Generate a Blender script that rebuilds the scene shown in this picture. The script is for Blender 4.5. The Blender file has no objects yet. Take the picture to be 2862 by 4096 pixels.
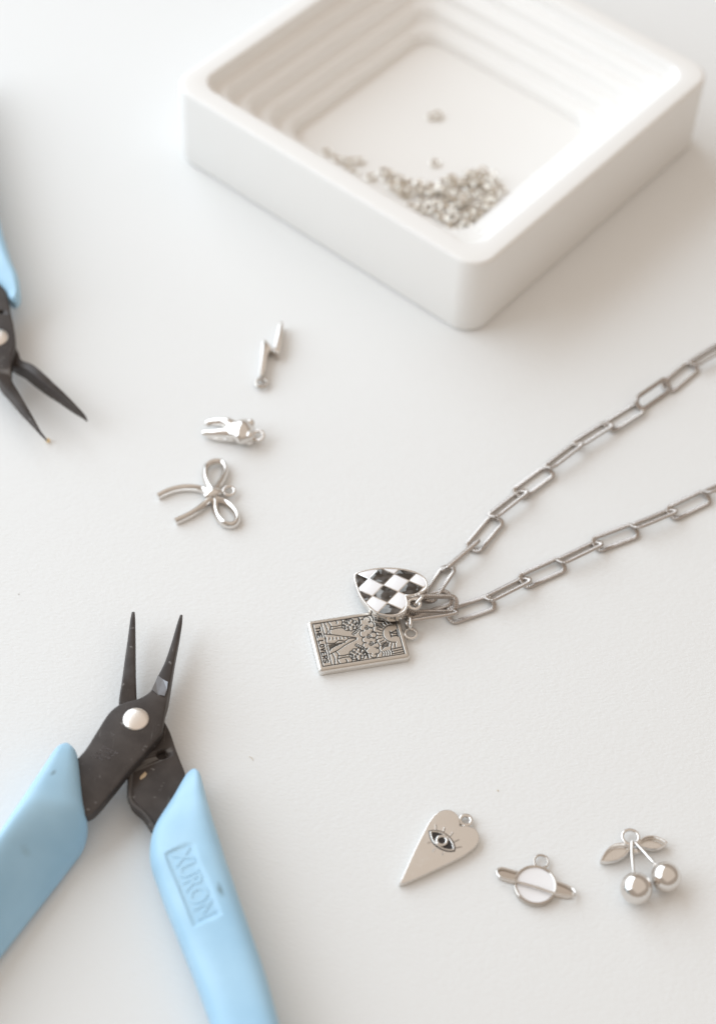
import bpy, bmesh, math, random
import numpy as np
from mathutils import Matrix, Vector

# ------------------------------------------------------------------ camera, world, lamps, exposure
MM = 0.001
scene = bpy.context.scene
D = {
    'cam': {"loc": [0.0, -230.0, 332.29249956199834], "R": [[0.9980285638993829, 0.04933023650826943, 0.038800945954624085], [-0.06276133874397086, 0.7844476565422944, 0.6170112547631259], [0.0, 0.6182300558136434, -0.7859971997969581]]},
    'tray': {"c": [15.38, 156.66, 0.0], "ang": 52.502783310364855, "h": 23.4},
    'bladeU': [[-36.26, -3.19, -35.7, -3.15], [-36.65, -5.68, -35.59, -5.6], [-37.25, -10.83, -35.74, -10.25], [-38.02, -15.92, -36.04, -15.53], [-39.0, -19.65, -36.18, -20.03], [-39.26, -22.09, -36.26, -23.23], [-40.01, -24.67, -36.27, -26.42], [-41.9, -26.39, -36.37, -28.88], [-43.89, -27.21, -36.41, -31.54], [-45.85, -28.25, -36.46, -33.75], [-47.34, -29.92, -36.98, -35.1], [-48.23, -31.75, -38.01, -36.91], [-49.62, -35.37, -39.71, -39.84], [-51.0, -38.94, -41.58, -42.75], [-52.79, -42.07, -44.57, -48.24], [-54.8, -46.04, -47.76, -53.36], [-56.55, -49.1, -50.38, -53.83]],
    'bladeL': [[-46.49, -3.3, -45.82, -3.25], [-46.52, -5.47, -45.46, -5.39], [-46.37, -11.52, -44.66, -11.4], [-46.26, -16.87, -43.99, -16.7], [-46.15, -21.6, -43.33, -21.38], [-46.3, -25.76, -42.51, -25.48], [-45.91, -27.6, -40.29, -26.74], [-44.95, -30.66, -37.38, -28.76], [-44.16, -35.45, -35.33, -31.73], [-42.57, -40.54, -33.54, -35.99], [-41.97, -43.92, -32.3, -38.72], [-41.62, -47.27, -31.33, -40.8], [-40.71, -49.51, -30.37, -43.51], [-38.46, -51.43, -29.39, -46.82], [-36.5, -53.98, -28.0, -51.31]],
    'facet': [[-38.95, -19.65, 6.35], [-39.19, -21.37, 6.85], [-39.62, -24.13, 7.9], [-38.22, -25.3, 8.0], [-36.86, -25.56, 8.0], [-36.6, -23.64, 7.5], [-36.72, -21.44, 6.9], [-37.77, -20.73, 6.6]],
    'flange': [[-41.86, -41.87, 5.0], [-41.58, -45.05, 5.0], [-41.24, -47.76, 5.0], [-40.37, -49.38, 5.0], [-38.33, -51.02, 5.0], [-36.85, -52.66, 5.0], [-35.52, -54.62, 5.0]],
    'holeA': [-36.1, -37.61, 5.2],
    'smearA': [-39.3, -42.87, 5.2],
    'rivetA': [-41.97, -31.44, 8.6],
    'stampA': [[-49.63, -40.77, 8.0], [-47.43, -37.73, 8.0], [-42.65, -37.12, 8.0], [-45.7, -42.41, 8.0]],
    'gripL': [[-55.46, -38.59, -54.37, -38.43], [-56.39, -39.18, -53.23, -39.29], [-57.16, -40.53, -52.46, -40.53], [-57.94, -42.73, -51.7, -43.26], [-59.13, -46.34, -50.77, -47.21], [-60.55, -50.21, -49.86, -50.74], [-61.81, -53.71, -48.86, -53.8], [-63.08, -56.96, -48.66, -56.07], [-64.59, -60.8, -49.34, -58.81], [-66.05, -64.78, -50.62, -60.79], [-67.71, -69.5, -53.39, -66.1], [-70.06, -75.92, -57.57, -73.82], [-72.57, -82.94, -61.64, -81.34], [-75.13, -90.89, -65.61, -88.67], [-77.03, -98.22, -68.86, -95.41], [-78.23, -105.31, -70.97, -102.27], [-78.74, -112.18, -72.04, -108.89], [-78.65, -115.55, -72.96, -112.68]],
    'gripR': [[-30.33, -41.12, -28.86, -40.93], [-31.04, -42.2, -28.11, -41.73], [-31.85, -44.38, -27.52, -43.14], [-32.69, -46.81, -26.87, -45.21], [-33.76, -49.48, -25.99, -48.09], [-34.85, -52.13, -25.12, -50.53], [-35.67, -54.57, -24.21, -53.14], [-36.04, -57.25, -23.14, -55.93], [-35.9, -60.27, -21.93, -59.09], [-35.15, -63.01, -20.83, -62.01], [-33.56, -66.46, -19.36, -65.48], [-31.88, -70.25, -17.84, -69.29], [-30.05, -73.98, -16.27, -73.04], [-28.24, -77.66, -14.72, -76.74], [-24.69, -84.88, -11.72, -84.01], [-20.72, -93.67, -8.59, -92.87], [-17.53, -102.24, -5.69, -101.47], [-14.78, -110.56, -3.27, -109.82], [-12.89, -117.05, -1.85, -116.36], [-11.32, -120.2, -2.6, -119.65]],
    'box': [[-32.63, -62.15, 10.0], [-27.96, -59.03, 10.0], [-20.63, -73.95, 10.0], [-25.36, -77.29, 10.0]],
    'dirtA': [[-21.22, -69.58, 10.0], [-55.91, -47.29, 10.0]],
    'gripB': [[-86.56, 83.55, -84.66, 82.88], [-87.59, 85.58, -84.11, 84.54], [-89.6, 87.73, -84.31, 86.64], [-91.56, 89.5, -85.19, 89.87], [-93.81, 91.26, -86.93, 93.44], [-96.06, 94.6, -89.27, 99.19], [-98.2, 100.4, -91.79, 105.84], [-100.52, 107.09, -93.78, 111.83], [-102.95, 114.32, -96.02, 119.16], [-107.21, 126.66, -100.19, 131.66], [-111.6, 139.42, -104.5, 144.58], [-115.85, 152.63, -108.95, 157.94], [-118.46, 161.72, -111.34, 166.21], [-118.74, 166.44, -113.27, 168.42]],
    'gripB2': [[-98.7, 73.97, -96.7, 71.9], [-100.24, 74.96, -96.43, 73.42], [-102.27, 77.04, -97.1, 75.61], [-104.71, 79.86, -98.51, 78.88], [-108.01, 84.17, -100.96, 83.25], [-111.5, 89.3, -104.12, 88.39], [-116.34, 96.77, -108.6, 95.87], [-121.96, 106.38, -114.12, 105.45], [-127.46, 116.26, -119.5, 115.31], [-133.56, 128.54, -125.46, 127.56], [-139.27, 141.27, -131.33, 140.23], [-142.99, 150.01, -135.25, 148.92], [-144.0, 154.55, -137.88, 154.21]],
    'bladeBU': [[-71.84, 43.16, -71.43, 42.85], [-73.76, 45.09, -73.26, 45.25], [-76.38, 48.13, -75.32, 48.6], [-79.3, 51.49, -77.61, 52.14], [-82.36, 55.37, -80.1, 56.07], [-84.36, 57.68, -81.59, 58.19], [-86.38, 60.31, -82.35, 60.33], [-88.76, 63.36, -82.63, 64.89], [-90.44, 66.86, -82.62, 68.54], [-91.6, 70.44, -83.1, 71.51], [-92.24, 74.1, -83.99, 74.99], [-92.55, 77.46, -85.03, 78.11], [-92.94, 81.22, -86.12, 81.81], [-94.13, 84.94, -87.41, 85.54], [-95.07, 88.73, -89.06, 89.27]],
    'bladeBL': [[-63.61, 49.69, -63.21, 49.51], [-64.75, 50.67, -63.73, 50.48], [-67.11, 52.35, -65.78, 52.57], [-70.48, 55.12, -68.86, 55.62], [-73.88, 57.65, -72.06, 58.45], [-77.16, 60.36, -75.2, 61.4], [-79.79, 62.67, -78.09, 64.36], [-82.97, 64.59, -81.09, 66.64], [-85.72, 66.97, -82.32, 69.28], [-88.45, 69.82, -84.86, 73.07], [-91.31, 72.79, -88.12, 76.5], [-93.82, 75.19, -90.96, 78.89], [-96.77, 77.95, -94.42, 81.64], [-99.41, 80.38, -97.56, 84.05]],
    'rivetB': [-87.21, 70.36, 8.6],
    'holeB': [-87.54, 78.73, 8.0],
    'crumbB': [-72.13, 46.19, 0.4],
    'heart2': [[12.51, -60.83], [13.37, -58.55], [14.6, -55.04], [15.85, -51.79], [17.13, -48.81], [17.89, -46.91], [18.95, -45.29], [20.02, -44.36], [21.39, -43.91], [22.49, -44.08], [23.33, -44.67], [23.89, -45.41], [24.07, -46.47], [24.12, -47.47], [25.01, -47.3], [25.97, -47.39], [26.93, -47.73], [27.61, -48.22], [27.96, -49.11], [28.04, -50.02], [27.78, -50.95], [27.11, -52.06], [25.37, -53.69], [23.37, -55.03], [20.04, -57.05], [16.74, -59.06], [13.45, -60.84]],
    'heart2loop': [[25.3, -45.78, 1.2], [26.8, -45.67, 1.2], [25.98, -45.73, 1.2]],
    'eye': [[17.98, -49.08], [19.03, -48.83], [20.4, -48.96], [21.78, -49.78], [22.89, -51.14], [23.25, -52.48], [23.13, -53.21], [21.99, -53.4], [20.49, -53.05], [19.11, -52.09], [18.26, -50.71]],
    'iris': [[20.57, -51.11], [21.92, -51.02], [21.25, -51.06]],
    'lash': [[[19.21, -47.59], [19.37, -48.73]], [[20.99, -48.07], [20.88, -49.0]], [[22.72, -49.02], [22.12, -49.91]], [[23.97, -50.46], [22.96, -51.06]], [[24.53, -52.01], [23.32, -52.32]], [[17.75, -51.88], [18.43, -51.68]], [[18.88, -53.69], [19.47, -52.9]], [[20.86, -54.3], [21.04, -53.62]]],
    'sat': [[39.08, -59.23], [43.48, -58.71], [39.12, -54.83], [39.05, -63.41]],
    'satring': [[31.51, -56.68], [32.44, -56.02], [35.13, -56.59], [39.04, -57.4], [43.42, -58.39], [46.09, -59.39], [46.75, -60.28], [46.05, -61.04], [42.9, -60.68], [39.02, -59.61], [35.13, -58.67], [32.2, -57.8]],
    'satloop': [[40.29, -53.82], [41.91, -53.71], [41.42, -53.75]],
    'chloop': [[58.1, -47.45], [60.02, -47.31], [59.4, -47.35]],
    'leaf1': [[51.73, -53.51], [52.53, -51.54], [54.2, -49.49], [56.21, -48.88], [57.93, -49.15], [57.96, -50.33], [56.96, -51.91], [55.31, -53.07], [53.33, -53.59]],
    'leaf2': [[59.21, -49.33], [59.84, -47.99], [61.25, -47.0], [62.75, -46.86], [64.21, -47.35], [65.53, -48.22], [64.73, -49.3], [63.09, -50.11], [61.11, -50.06]],
    'stem1': [[58.29, -48.76, 1.8], [58.06, -51.6, 2.2], [58.06, -54.27, 2.6], [57.97, -57.49, 3.6]],
    'stem2': [[59.02, -48.98, 1.8], [60.36, -50.89, 2.2], [61.76, -53.16, 2.8], [62.3, -54.49, 3.6]],
    'ch1': [58.43, -59.61, 3.0],
    'ch2': [64.35, -56.69, 2.8],
    'bolt': [[-21.95, 86.65], [-20.89, 86.64], [-20.84, 82.45], [-21.03, 76.24], [-21.5, 75.85], [-23.78, 77.94], [-24.16, 68.64], [-25.4, 68.53], [-25.35, 73.11], [-25.64, 79.79], [-24.97, 80.35], [-24.18, 79.34], [-22.62, 77.18], [-22.3, 80.87]],
    'boltloop': [[-24.66, 67.7], [-22.91, 67.85], [-23.73, 67.78]],
    'bowL1': [[-32.96, 33.77], [-34.17, 35.58], [-35.11, 38.06], [-35.22, 40.63], [-34.02, 42.12], [-32.31, 42.48], [-31.1, 41.61], [-30.75, 39.7], [-31.2, 37.42], [-31.99, 35.28], [-32.59, 33.8]],
    'bowL2': [[-32.03, 31.79], [-30.26, 31.31], [-28.54, 30.03], [-27.15, 28.12], [-26.8, 26.13], [-27.7, 24.82], [-29.42, 24.99], [-30.91, 26.57], [-31.86, 28.83], [-32.12, 30.69], [-32.53, 31.91]],
    'bowT1': [[-34.14, 33.28], [-35.48, 34.28], [-37.5, 34.69], [-40.19, 34.47], [-42.8, 33.47], [-45.19, 31.76]],
    'bowT2': [[-33.38, 31.76], [-34.34, 30.27], [-36.09, 28.26], [-38.12, 26.54], [-40.51, 24.96]],
    'bowK': [[-34.53, 31.82], [-32.84, 32.68], [-31.08, 33.58]],
    'bowloop': [[-29.34, 34.13], [-27.7, 34.26], [-28.5, 34.19]],
    'toothR1': [[-29.36, 51.66, 2.6], [-31.25, 52.92, 2.7], [-33.06, 53.34, 2.5], [-34.84, 53.32, 2.2], [-36.09, 53.06, 2.0]],
    'toothR2': [[-29.49, 50.16, 2.2], [-31.28, 50.45, 2.0], [-33.32, 50.54, 1.7], [-35.1, 50.65, 1.4], [-36.59, 50.77, 1.2]],
    'toothR3': [[-29.21, 49.79, 1.5], [-30.99, 49.83, 1.2], [-33.27, 49.9, 0.9], [-35.32, 50.13, 0.7]],
    'toothC': [[-29.31, 51.01, 2.2], [-27.65, 50.81, 2.2], [-25.59, 50.32, 2.2], [-27.03, 53.87, 2.2], [-26.77, 46.43, 2.2]],
    'toothloop': [[-24.1, 50.01, 2.2], [-22.55, 50.14, 2.2], [-23.18, 50.09, 2.2]],
    'card': [[-9.46, -0.63], [-6.01, -13.27], [13.04, -8.15], [9.59, 4.48]],
    'cardloop': [[12.89, -1.61], [14.45, -1.49], [13.76, -1.55]],
    'cardjump': [[12.25, 1.14, 3.2], [12.37, -1.05, 1.2]],
    'ck': {"o": [7.31, 7.02, 4.33], "ex": [0.98564, -0.13515, 0.1012], "ey": [0.13953, 0.98951, -0.0375], "n": [-0.09507, 0.05108, 0.99416], "out": [[-7.98, 3.41], [-7.07, 4.3], [-4.76, 5.42], [-2.38, 6.13], [0.25, 6.47], [2.94, 6.48], [5.16, 6.07], [6.7, 5.35], [7.78, 4.43], [8.44, 3.15], [8.51, 1.98], [8.13, 1.02], [7.07, 0.01], [5.77, -0.68], [4.45, -1.01], [4.88, -1.89], [5.16, -3.08], [5.13, -4.36], [4.63, -5.54], [3.43, -6.47], [1.75, -6.94], [-0.01, -6.89], [-1.21, -6.58], [-2.95, -5.32], [-4.45, -3.88], [-5.88, -1.99], [-7.0, 0.34], [-7.72, 2.06]], "node": [[-1.03, 1.66], [-4.54, 2.76], [2.46, 0.01], [-2.85, -2.0], [0.75, 4.67], [4.21, 3.22], [0.66, -3.29], [-6.28, -0.81]]},
    'ckloop': [[13.21, 4.02, 3.6], [14.95, 4.16, 3.6]],
    'ckjump': [[13.85, 4.93, 4.2]],
    'links': [[[77.81, 81.76, 1.3], [86.79, 89.65, 1.3], 30], [[71.67, 74.25, 1.3], [78.76, 82.49, 1.3], -5], [[64.31, 67.33, 1.3], [72.06, 74.85, 1.3], -50], [[57.21, 60.64, 1.3], [65.21, 67.73, 1.3], 8], [[49.84, 54.57, 1.3], [57.22, 61.18, 1.3], 30], [[42.57, 46.42, 1.3], [50.49, 54.85, 1.3], 38], [[35.86, 38.79, 1.3], [43.38, 46.49, 1.3], 5], [[30.04, 31.31, 1.3], [37.46, 39.36, 1.3], 38], [[25.97, 22.66, 1.3], [31.28, 31.2, 1.3], 5], [[19.56, 15.18, 1.3], [26.85, 23.63, 1.3], 62], [[16.14, 7.29, 1.3], [20.69, 16.43, 1.3], 25], [[20.84, 3.54, 1.3], [30.54, 8.47, 1.3], -5], [[29.02, 8.22, 1.3], [38.32, 14.74, 1.3], 37], [[36.61, 13.99, 1.3], [46.11, 20.07, 1.3], -8], [[44.88, 19.56, 1.3], [54.44, 26.02, 1.3], 38], [[52.91, 25.41, 1.3], [62.75, 30.78, 1.3], -10], [[61.79, 30.7, 1.3], [71.56, 36.5, 1.3], 40], [[70.21, 35.6, 1.3], [79.65, 42.03, 1.3], -8], [[78.62, 41.95, 1.3], [88.53, 47.93, 1.3], 45], [[21.8, 5.96, 2.2], [12.47, 4.76, 3.0], 50], [[20.28, 8.22, 1.2], [12.44, 4.02, 1.6], 15], [[22.35, 4.2, 1.6], [12.14, 1.81, 1.2], -45]],
    'specks': [[31.75, -38.08], [-18.4, -34.29], [-71.94, 2.89], [-36.12, -5.97]]}

cam_data = bpy.data.cameras.new('camera')
cam = bpy.data.objects.new('camera', cam_data)
scene.collection.objects.link(cam)
scene.camera = cam
_r, _u, _d = [Vector(v) for v in D['cam']['R']]
_m = Matrix((_r, _u, -_d)).transposed().to_4x4()
_m.translation = Vector(D['cam']['loc']) * MM
cam.matrix_world = _m
cam_data.sensor_fit = 'VERTICAL'
cam_data.sensor_height = 36.0
cam_data.sensor_width = 24.0
cam_data.lens = 7500.0 / 4096.0 * 36.0
cam_data.clip_start = 0.01
cam_data.clip_end = 50.0
cam_data.dof.use_dof = True
cam_data.dof.focus_distance = 0.393
cam_data.dof.aperture_fstop = 9.0
cam_data.dof.aperture_blades = 0

world = bpy.data.worlds.new('World')
scene.world = world
world.use_nodes = True
bg = world.node_tree.nodes['Background']
bg.inputs[0].default_value = (0.45, 0.39, 0.335, 1)      # warm, even light of the room
bg.inputs[1].default_value = 1.0

def area(name, direction, dist, sx, sy, power, color, target=(0, 0, 0)):
    l = bpy.data.lights.new(name, 'AREA')
    l.shape = 'RECTANGLE'; l.size = sx; l.size_y = sy
    l.energy = power; l.color = color
    o = bpy.data.objects.new(name, l)
    scene.collection.objects.link(o)
    v = Vector(direction).normalized()
    o.location = Vector(target) * MM + v * dist
    o.rotation_euler = (-v).to_track_quat('-Z', 'Y').to_euler()
    return o
_az, _el = math.radians(157), math.radians(29)
area('window_light', (math.cos(_az) * math.cos(_el), math.sin(_az) * math.cos(_el), math.sin(_el)),
     1.35, 2.7, 1.3, 34.5, (0.78, 0.91, 1.03), (0, 40, 0))
area('overhead_fill', (0.12, -0.12, 1), 1.15, 2.7, 2.7, 6.8, (1.0, 0.91, 0.83), (0, 40, 0))  # added fill lamp, stands in for light off the unseen ceiling

scene.view_settings.view_transform = 'Standard'
scene.view_settings.look = 'None'
scene.view_settings.exposure = 0.0
scene.view_settings.gamma = 1.0
scene.view_settings.use_curve_mapping = False
scene.render.engine = 'CYCLES'
scene.cycles.use_denoising = True
scene.cycles.max_bounces = 10
scene.cycles.sample_clamp_indirect = 6.0
scene.cycles.caustics_reflective = True

random.seed(7)
rng = np.random.default_rng(7)

# ------------------------------------------------------------------ materials
def material(name, color, rough=0.5, metal=0.0, coat=0.0, spec=0.5):
    m = bpy.data.materials.new(name)
    m.use_nodes = True
    b = m.node_tree.nodes['Principled BSDF']
    b.inputs['Base Color'].default_value = (*color, 1)
    b.inputs['Roughness'].default_value = rough
    b.inputs['Metallic'].default_value = metal
    b.inputs['Coat Weight'].default_value = coat
    b.inputs['Coat Roughness'].default_value = 0.08
    b.inputs['Specular IOR Level'].default_value = spec
    return m

def N(m, kind, **kw):
    n = m.node_tree.nodes.new(kind)
    for k, v in kw.items():
        if k in n.inputs: n.inputs[k].default_value = v
        else: setattr(n, k, v)
    return n

def LNK(m, a, b): m.node_tree.links.new(a, b)
def BS(m): return m.node_tree.nodes['Principled BSDF']

def add_bump(m, scale, strength, dist, detail=3.0, stretch=None, second=None):
    tc = N(m, 'ShaderNodeTexCoord')
    src = tc.outputs['Object']
    if stretch:
        mp = N(m, 'ShaderNodeMapping'); mp.inputs['Scale'].default_value = stretch
        mp.inputs['Rotation'].default_value = (0, 0, math.radians(25))
        LNK(m, src, mp.inputs['Vector']); src = mp.outputs[0]
    nz = N(m, 'ShaderNodeTexNoise', Scale=scale, Detail=detail)
    LNK(m, src, nz.inputs['Vector'])
    bp = N(m, 'ShaderNodeBump', Strength=strength, Distance=dist)
    LNK(m, nz.outputs['Fac'], bp.inputs['Height'])
    last = bp
    if second:
        nz2 = N(m, 'ShaderNodeTexNoise', Scale=second[0], Detail=2.0)
        LNK(m, src, nz2.inputs['Vector'])
        bp2 = N(m, 'ShaderNodeBump', Strength=second[1], Distance=second[2])
        LNK(m, nz2.outputs['Fac'], bp2.inputs['Height'])
        LNK(m, bp.outputs[0], bp2.inputs['Normal']); last = bp2
    LNK(m, last.outputs[0], BS(m).inputs['Normal'])

def add_color_noise(m, c1, c2, scale, lo=0.35, hi=0.65, detail=4.0):
    tc = N(m, 'ShaderNodeTexCoord')
    nz = N(m, 'ShaderNodeTexNoise', Scale=scale, Detail=detail)
    LNK(m, tc.outputs['Object'], nz.inputs['Vector'])
    mr = N(m, 'ShaderNodeMapRange')
    mr.inputs[1].default_value = lo; mr.inputs[2].default_value = hi
    LNK(m, nz.outputs['Fac'], mr.inputs[0])
    mx = N(m, 'ShaderNodeMix', data_type='RGBA')
    mx.inputs[6].default_value = (*c1, 1); mx.inputs[7].default_value = (*c2, 1)
    LNK(m, mr.outputs[0], mx.inputs[0])
    LNK(m, mx.outputs[2], BS(m).inputs['Base Color'])
    return mx

def add_rough_noise(m, lo, hi, scale):
    tc = N(m, 'ShaderNodeTexCoord')
    nz = N(m, 'ShaderNodeTexNoise', Scale=scale, Detail=4.0)
    LNK(m, tc.outputs['Object'], nz.inputs['Vector'])
    mr = N(m, 'ShaderNodeMapRange')
    mr.inputs[1].default_value = 0.3; mr.inputs[2].default_value = 0.7
    mr.inputs[3].default_value = lo; mr.inputs[4].default_value = hi
    LNK(m, nz.outputs['Fac'], mr.inputs[0])
    LNK(m, mr.outputs[0], BS(m).inputs['Roughness'])

PAPER = material('white_paper_surface', (0.80, 0.80, 0.79), 0.7, spec=0.3)
add_bump(PAPER, 900.0, 0.6, 0.00014, 4.0, stretch=(1.0, 2.0, 1.0), second=(260.0, 0.22, 0.0002))
CERAMIC = material('white_cast_ceramic', (0.86, 0.842, 0.815), 0.5, spec=0.35)
add_bump(CERAMIC, 400.0, 0.05, 0.0001)
SILVER = material('polished_silver', (0.76, 0.725, 0.69), 0.10, 1.0)
add_rough_noise(SILVER, 0.05, 0.17, 900.0)
SILVER_SOFT = material('cast_silver', (0.78, 0.75, 0.715), 0.2, 1.0)
add_rough_noise(SILVER_SOFT, 0.12, 0.28, 700.0)
add_bump(SILVER_SOFT, 150.0, 0.16, 0.0003, 2.5)
SILVER_DIM = material('dim_silver', (0.60, 0.555, 0.51), 0.12, 1.0)
STEEL_CHAIN = material('chain_steel', (0.50, 0.455, 0.42), 0.11, 1.0)
RING_STEEL = material('ring_steel', (0.80, 0.75, 0.68), 0.22, 1.0)
SILVER_AGED = material('aged_silver', (0.42, 0.375, 0.33), 0.3, 1.0)
DARK_PATINA = material('dark_patina', (0.035, 0.03, 0.028), 0.5, 0.3)
ENAMEL_WHITE = material('white_enamel', (0.88, 0.87, 0.88), 0.15, 0.0, 0.6)
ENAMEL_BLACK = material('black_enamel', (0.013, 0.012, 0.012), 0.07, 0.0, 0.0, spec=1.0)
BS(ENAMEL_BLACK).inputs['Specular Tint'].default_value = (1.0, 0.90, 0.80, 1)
add_color_noise(ENAMEL_BLACK, (0.007, 0.007, 0.007), (0.105, 0.10, 0.097), 430.0, .42, .66, 1.5)   # grey mottled reflections painted into the black
add_bump(ENAMEL_BLACK, 520.0, 0.9, 0.0009, 0.4)
STEEL_DARK = material('blackened_tool_steel', (0.05, 0.043, 0.04), 0.45, 0.0, spec=0.27)
_mx = add_color_noise(STEEL_DARK, (0.046, 0.037, 0.033), (0.068, 0.056, 0.050), 220.0)
add_bump(STEEL_DARK, 1500.0, 0.12, 0.00008)
STEEL_WORN = material('worn_tool_steel', (0.15, 0.135, 0.135), 0.42, 0.5)
STEEL_GLINT = material('glint_steel', (0.30, 0.30, 0.315), 0.38, 0.9)  # paler steel that paints in the glint on the jaw
def add_wear(m, base_out):
    """Rubbed bright edges and small scratches on dark steel."""
    geo = N(m, 'ShaderNodeNewGeometry'); tc = N(m, 'ShaderNodeTexCoord')
    p = N(m, 'ShaderNodeMapRange'); p.inputs[1].default_value = .53; p.inputs[2].default_value = .62; p.inputs[4].default_value = .45
    LNK(m, geo.outputs['Pointiness'], p.inputs[0])
    nz = N(m, 'ShaderNodeTexNoise', Scale=700.0, Detail=5.0); LNK(m, tc.outputs['Object'], nz.inputs['Vector'])
    q = N(m, 'ShaderNodeMapRange'); q.inputs[1].default_value = .66; q.inputs[2].default_value = .74; q.inputs[4].default_value = .6
    LNK(m, nz.outputs['Fac'], q.inputs[0])
    mp = N(m, 'ShaderNodeMapping'); mp.inputs['Scale'].default_value = (1, .06, 1); mp.inputs['Rotation'].default_value = (0, 0, .7)
    LNK(m, tc.outputs['Object'], mp.inputs['Vector'])
    sc = N(m, 'ShaderNodeTexNoise', Scale=2500.0, Detail=2.0); LNK(m, mp.outputs[0], sc.inputs['Vector'])
    r = N(m, 'ShaderNodeMapRange'); r.inputs[1].default_value = .68; r.inputs[2].default_value = .78; r.inputs[4].default_value = .35
    LNK(m, sc.outputs['Fac'], r.inputs[0])
    a = N(m, 'ShaderNodeMath', operation='MAXIMUM'); LNK(m, p.outputs[0], a.inputs[0]); LNK(m, q.outputs[0], a.inputs[1])
    b = N(m, 'ShaderNodeMath', operation='MAXIMUM'); LNK(m, a.outputs[0], b.inputs[0]); LNK(m, r.outputs[0], b.inputs[1])
    mx = N(m, 'ShaderNodeMix', data_type='RGBA'); mx.inputs[7].default_value = (.30, .285, .27, 1)
    LNK(m, b.outputs[0], mx.inputs[0]); LNK(m, base_out, mx.inputs[6]); LNK(m, mx.outputs[2], BS(m).inputs['Base Color'])
add_wear(STEEL_DARK, _mx.outputs[2])
BRASSY = material('brassy_smear', (0.55, 0.42, 0.28), 0.5, 0.4)
add_bump(BRASSY, 1800.0, 0.5, 0.0002)
RIVET = material('rivet_metal', (0.86, 0.80, 0.74), 0.33, 1.0)
add_bump(RIVET, 380.0, 0.18, 0.0002)
BLUE = material('pale_blue_vinyl', (0.40, 0.66, 0.82), 0.42, spec=0.4)
_mx = add_color_noise(BLUE, (0.345, 0.565, 0.74), (0.42, 0.645, 0.81), 70.0, .3, .7)
add_rough_noise(BLUE, 0.28, 0.5, 160.0)
def add_smudges(m, spots):
    """Dirt rubbed into the vinyl at a few spots, ragged at the edge."""
    geo = N(m, 'ShaderNodeNewGeometry'); last = _mx.outputs[2]
    for (x, y, sx, sy, ang, amount) in spots:
        mp = N(m, 'ShaderNodeMapping', vector_type='TEXTURE')
        mp.inputs['Location'].default_value = (x * MM, y * MM, 0)
        mp.inputs['Rotation'].default_value = (0, 0, math.radians(ang))
        mp.inputs['Scale'].default_value = (sx * MM, sy * MM, 1000.0)
        LNK(m, geo.outputs['Position'], mp.inputs['Vector'])
        ln = N(m, 'ShaderNodeVectorMath', operation='LENGTH'); LNK(m, mp.outputs[0], ln.inputs[0])
        nz = N(m, 'ShaderNodeTexNoise', Scale=900.0, Detail=3.0); LNK(m, geo.outputs['Position'], nz.inputs['Vector'])
        ad = N(m, 'ShaderNodeMath', operation='ADD'); LNK(m, ln.outputs['Value'], ad.inputs[0]); LNK(m, nz.outputs['Fac'], ad.inputs[1])
        mr = N(m, 'ShaderNodeMapRange'); mr.inputs[1].default_value = 0.7; mr.inputs[2].default_value = 1.5
        mr.inputs[3].default_value = amount; mr.inputs[4].default_value = 0.0
        LNK(m, ad.outputs[0], mr.inputs[0])
        mx = N(m, 'ShaderNodeMix', data_type='RGBA'); mx.inputs[7].default_value = (0.10, 0.12, 0.10, 1)
        LNK(m, mr.outputs[0], mx.inputs[0]); LNK(m, last, mx.inputs[6]); last = mx.outputs[2]
    LNK(m, last, BS(m).inputs['Base Color'])
add_smudges(BLUE, [(D['dirtA'][0][0], D['dirtA'][0][1], .7, 1.9, 25, .6), (D['dirtA'][1][0], D['dirtA'][1][1], .5, 1.2, -30, .45),
                   (D['dirtA'][1][0] - 3, D['dirtA'][1][1] - 16, 1.2, 1.2, 0, .15)])
add_bump(BLUE, 500.0, 0.06, 0.0002)
SMUDGE = material('grey_smudge', (0.20, 0.25, 0.24), 0.6)
HOLE = material('hole_shadow_steel', (0.03, 0.026, 0.024), 0.6)
CRUMB = material('amber_crumb', (0.85, 0.62, 0.32), 0.4)
FIBRE = material('tan_fibre', (0.62, 0.52, 0.36), 0.7)
DUST = material('grey_dust', (0.55, 0.53, 0.50), 0.8)

def engraved_material():
    m = material('engraved_antique_silver', (0.86, 0.83, 0.79), 0.26, 1.0)
    at = N(m, 'ShaderNodeAttribute', attribute_name='groove')
    mx = N(m, 'ShaderNodeMix', data_type='RGBA')
    mx.inputs[6].default_value = (0.62, 0.58, 0.53, 1); mx.inputs[7].default_value = (0.018, 0.015, 0.013, 1)
    LNK(m, at.outputs['Fac'], mx.inputs[0])
    LNK(m, mx.outputs[2], BS(m).inputs['Base Color'])
    mr = N(m, 'ShaderNodeMapRange'); mr.inputs[3].default_value = 0.30; mr.inputs[4].default_value = 0.7
    LNK(m, at.outputs['Fac'], mr.inputs[0]); LNK(m, mr.outputs[0], BS(m).inputs['Roughness'])
    mm = N(m, 'ShaderNodeMapRange'); mm.inputs[3].default_value = 1.0; mm.inputs[4].default_value = 0.1
    LNK(m, at.outputs['Fac'], mm.inputs[0]); LNK(m, mm.outputs[0], BS(m).inputs['Metallic'])
    tc = N(m, 'ShaderNodeTexCoord')
    nz = N(m, 'ShaderNodeTexNoise', Scale=2600.0, Detail=3.0); LNK(m, tc.outputs['Object'], nz.inputs['Vector'])
    bp = N(m, 'ShaderNodeBump', Strength=0.22, Distance=0.0001); LNK(m, nz.outputs['Fac'], bp.inputs['Height'])
    LNK(m, bp.outputs[0], BS(m).inputs['Normal'])
    return m
ENGRAVED = engraved_material()

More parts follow.
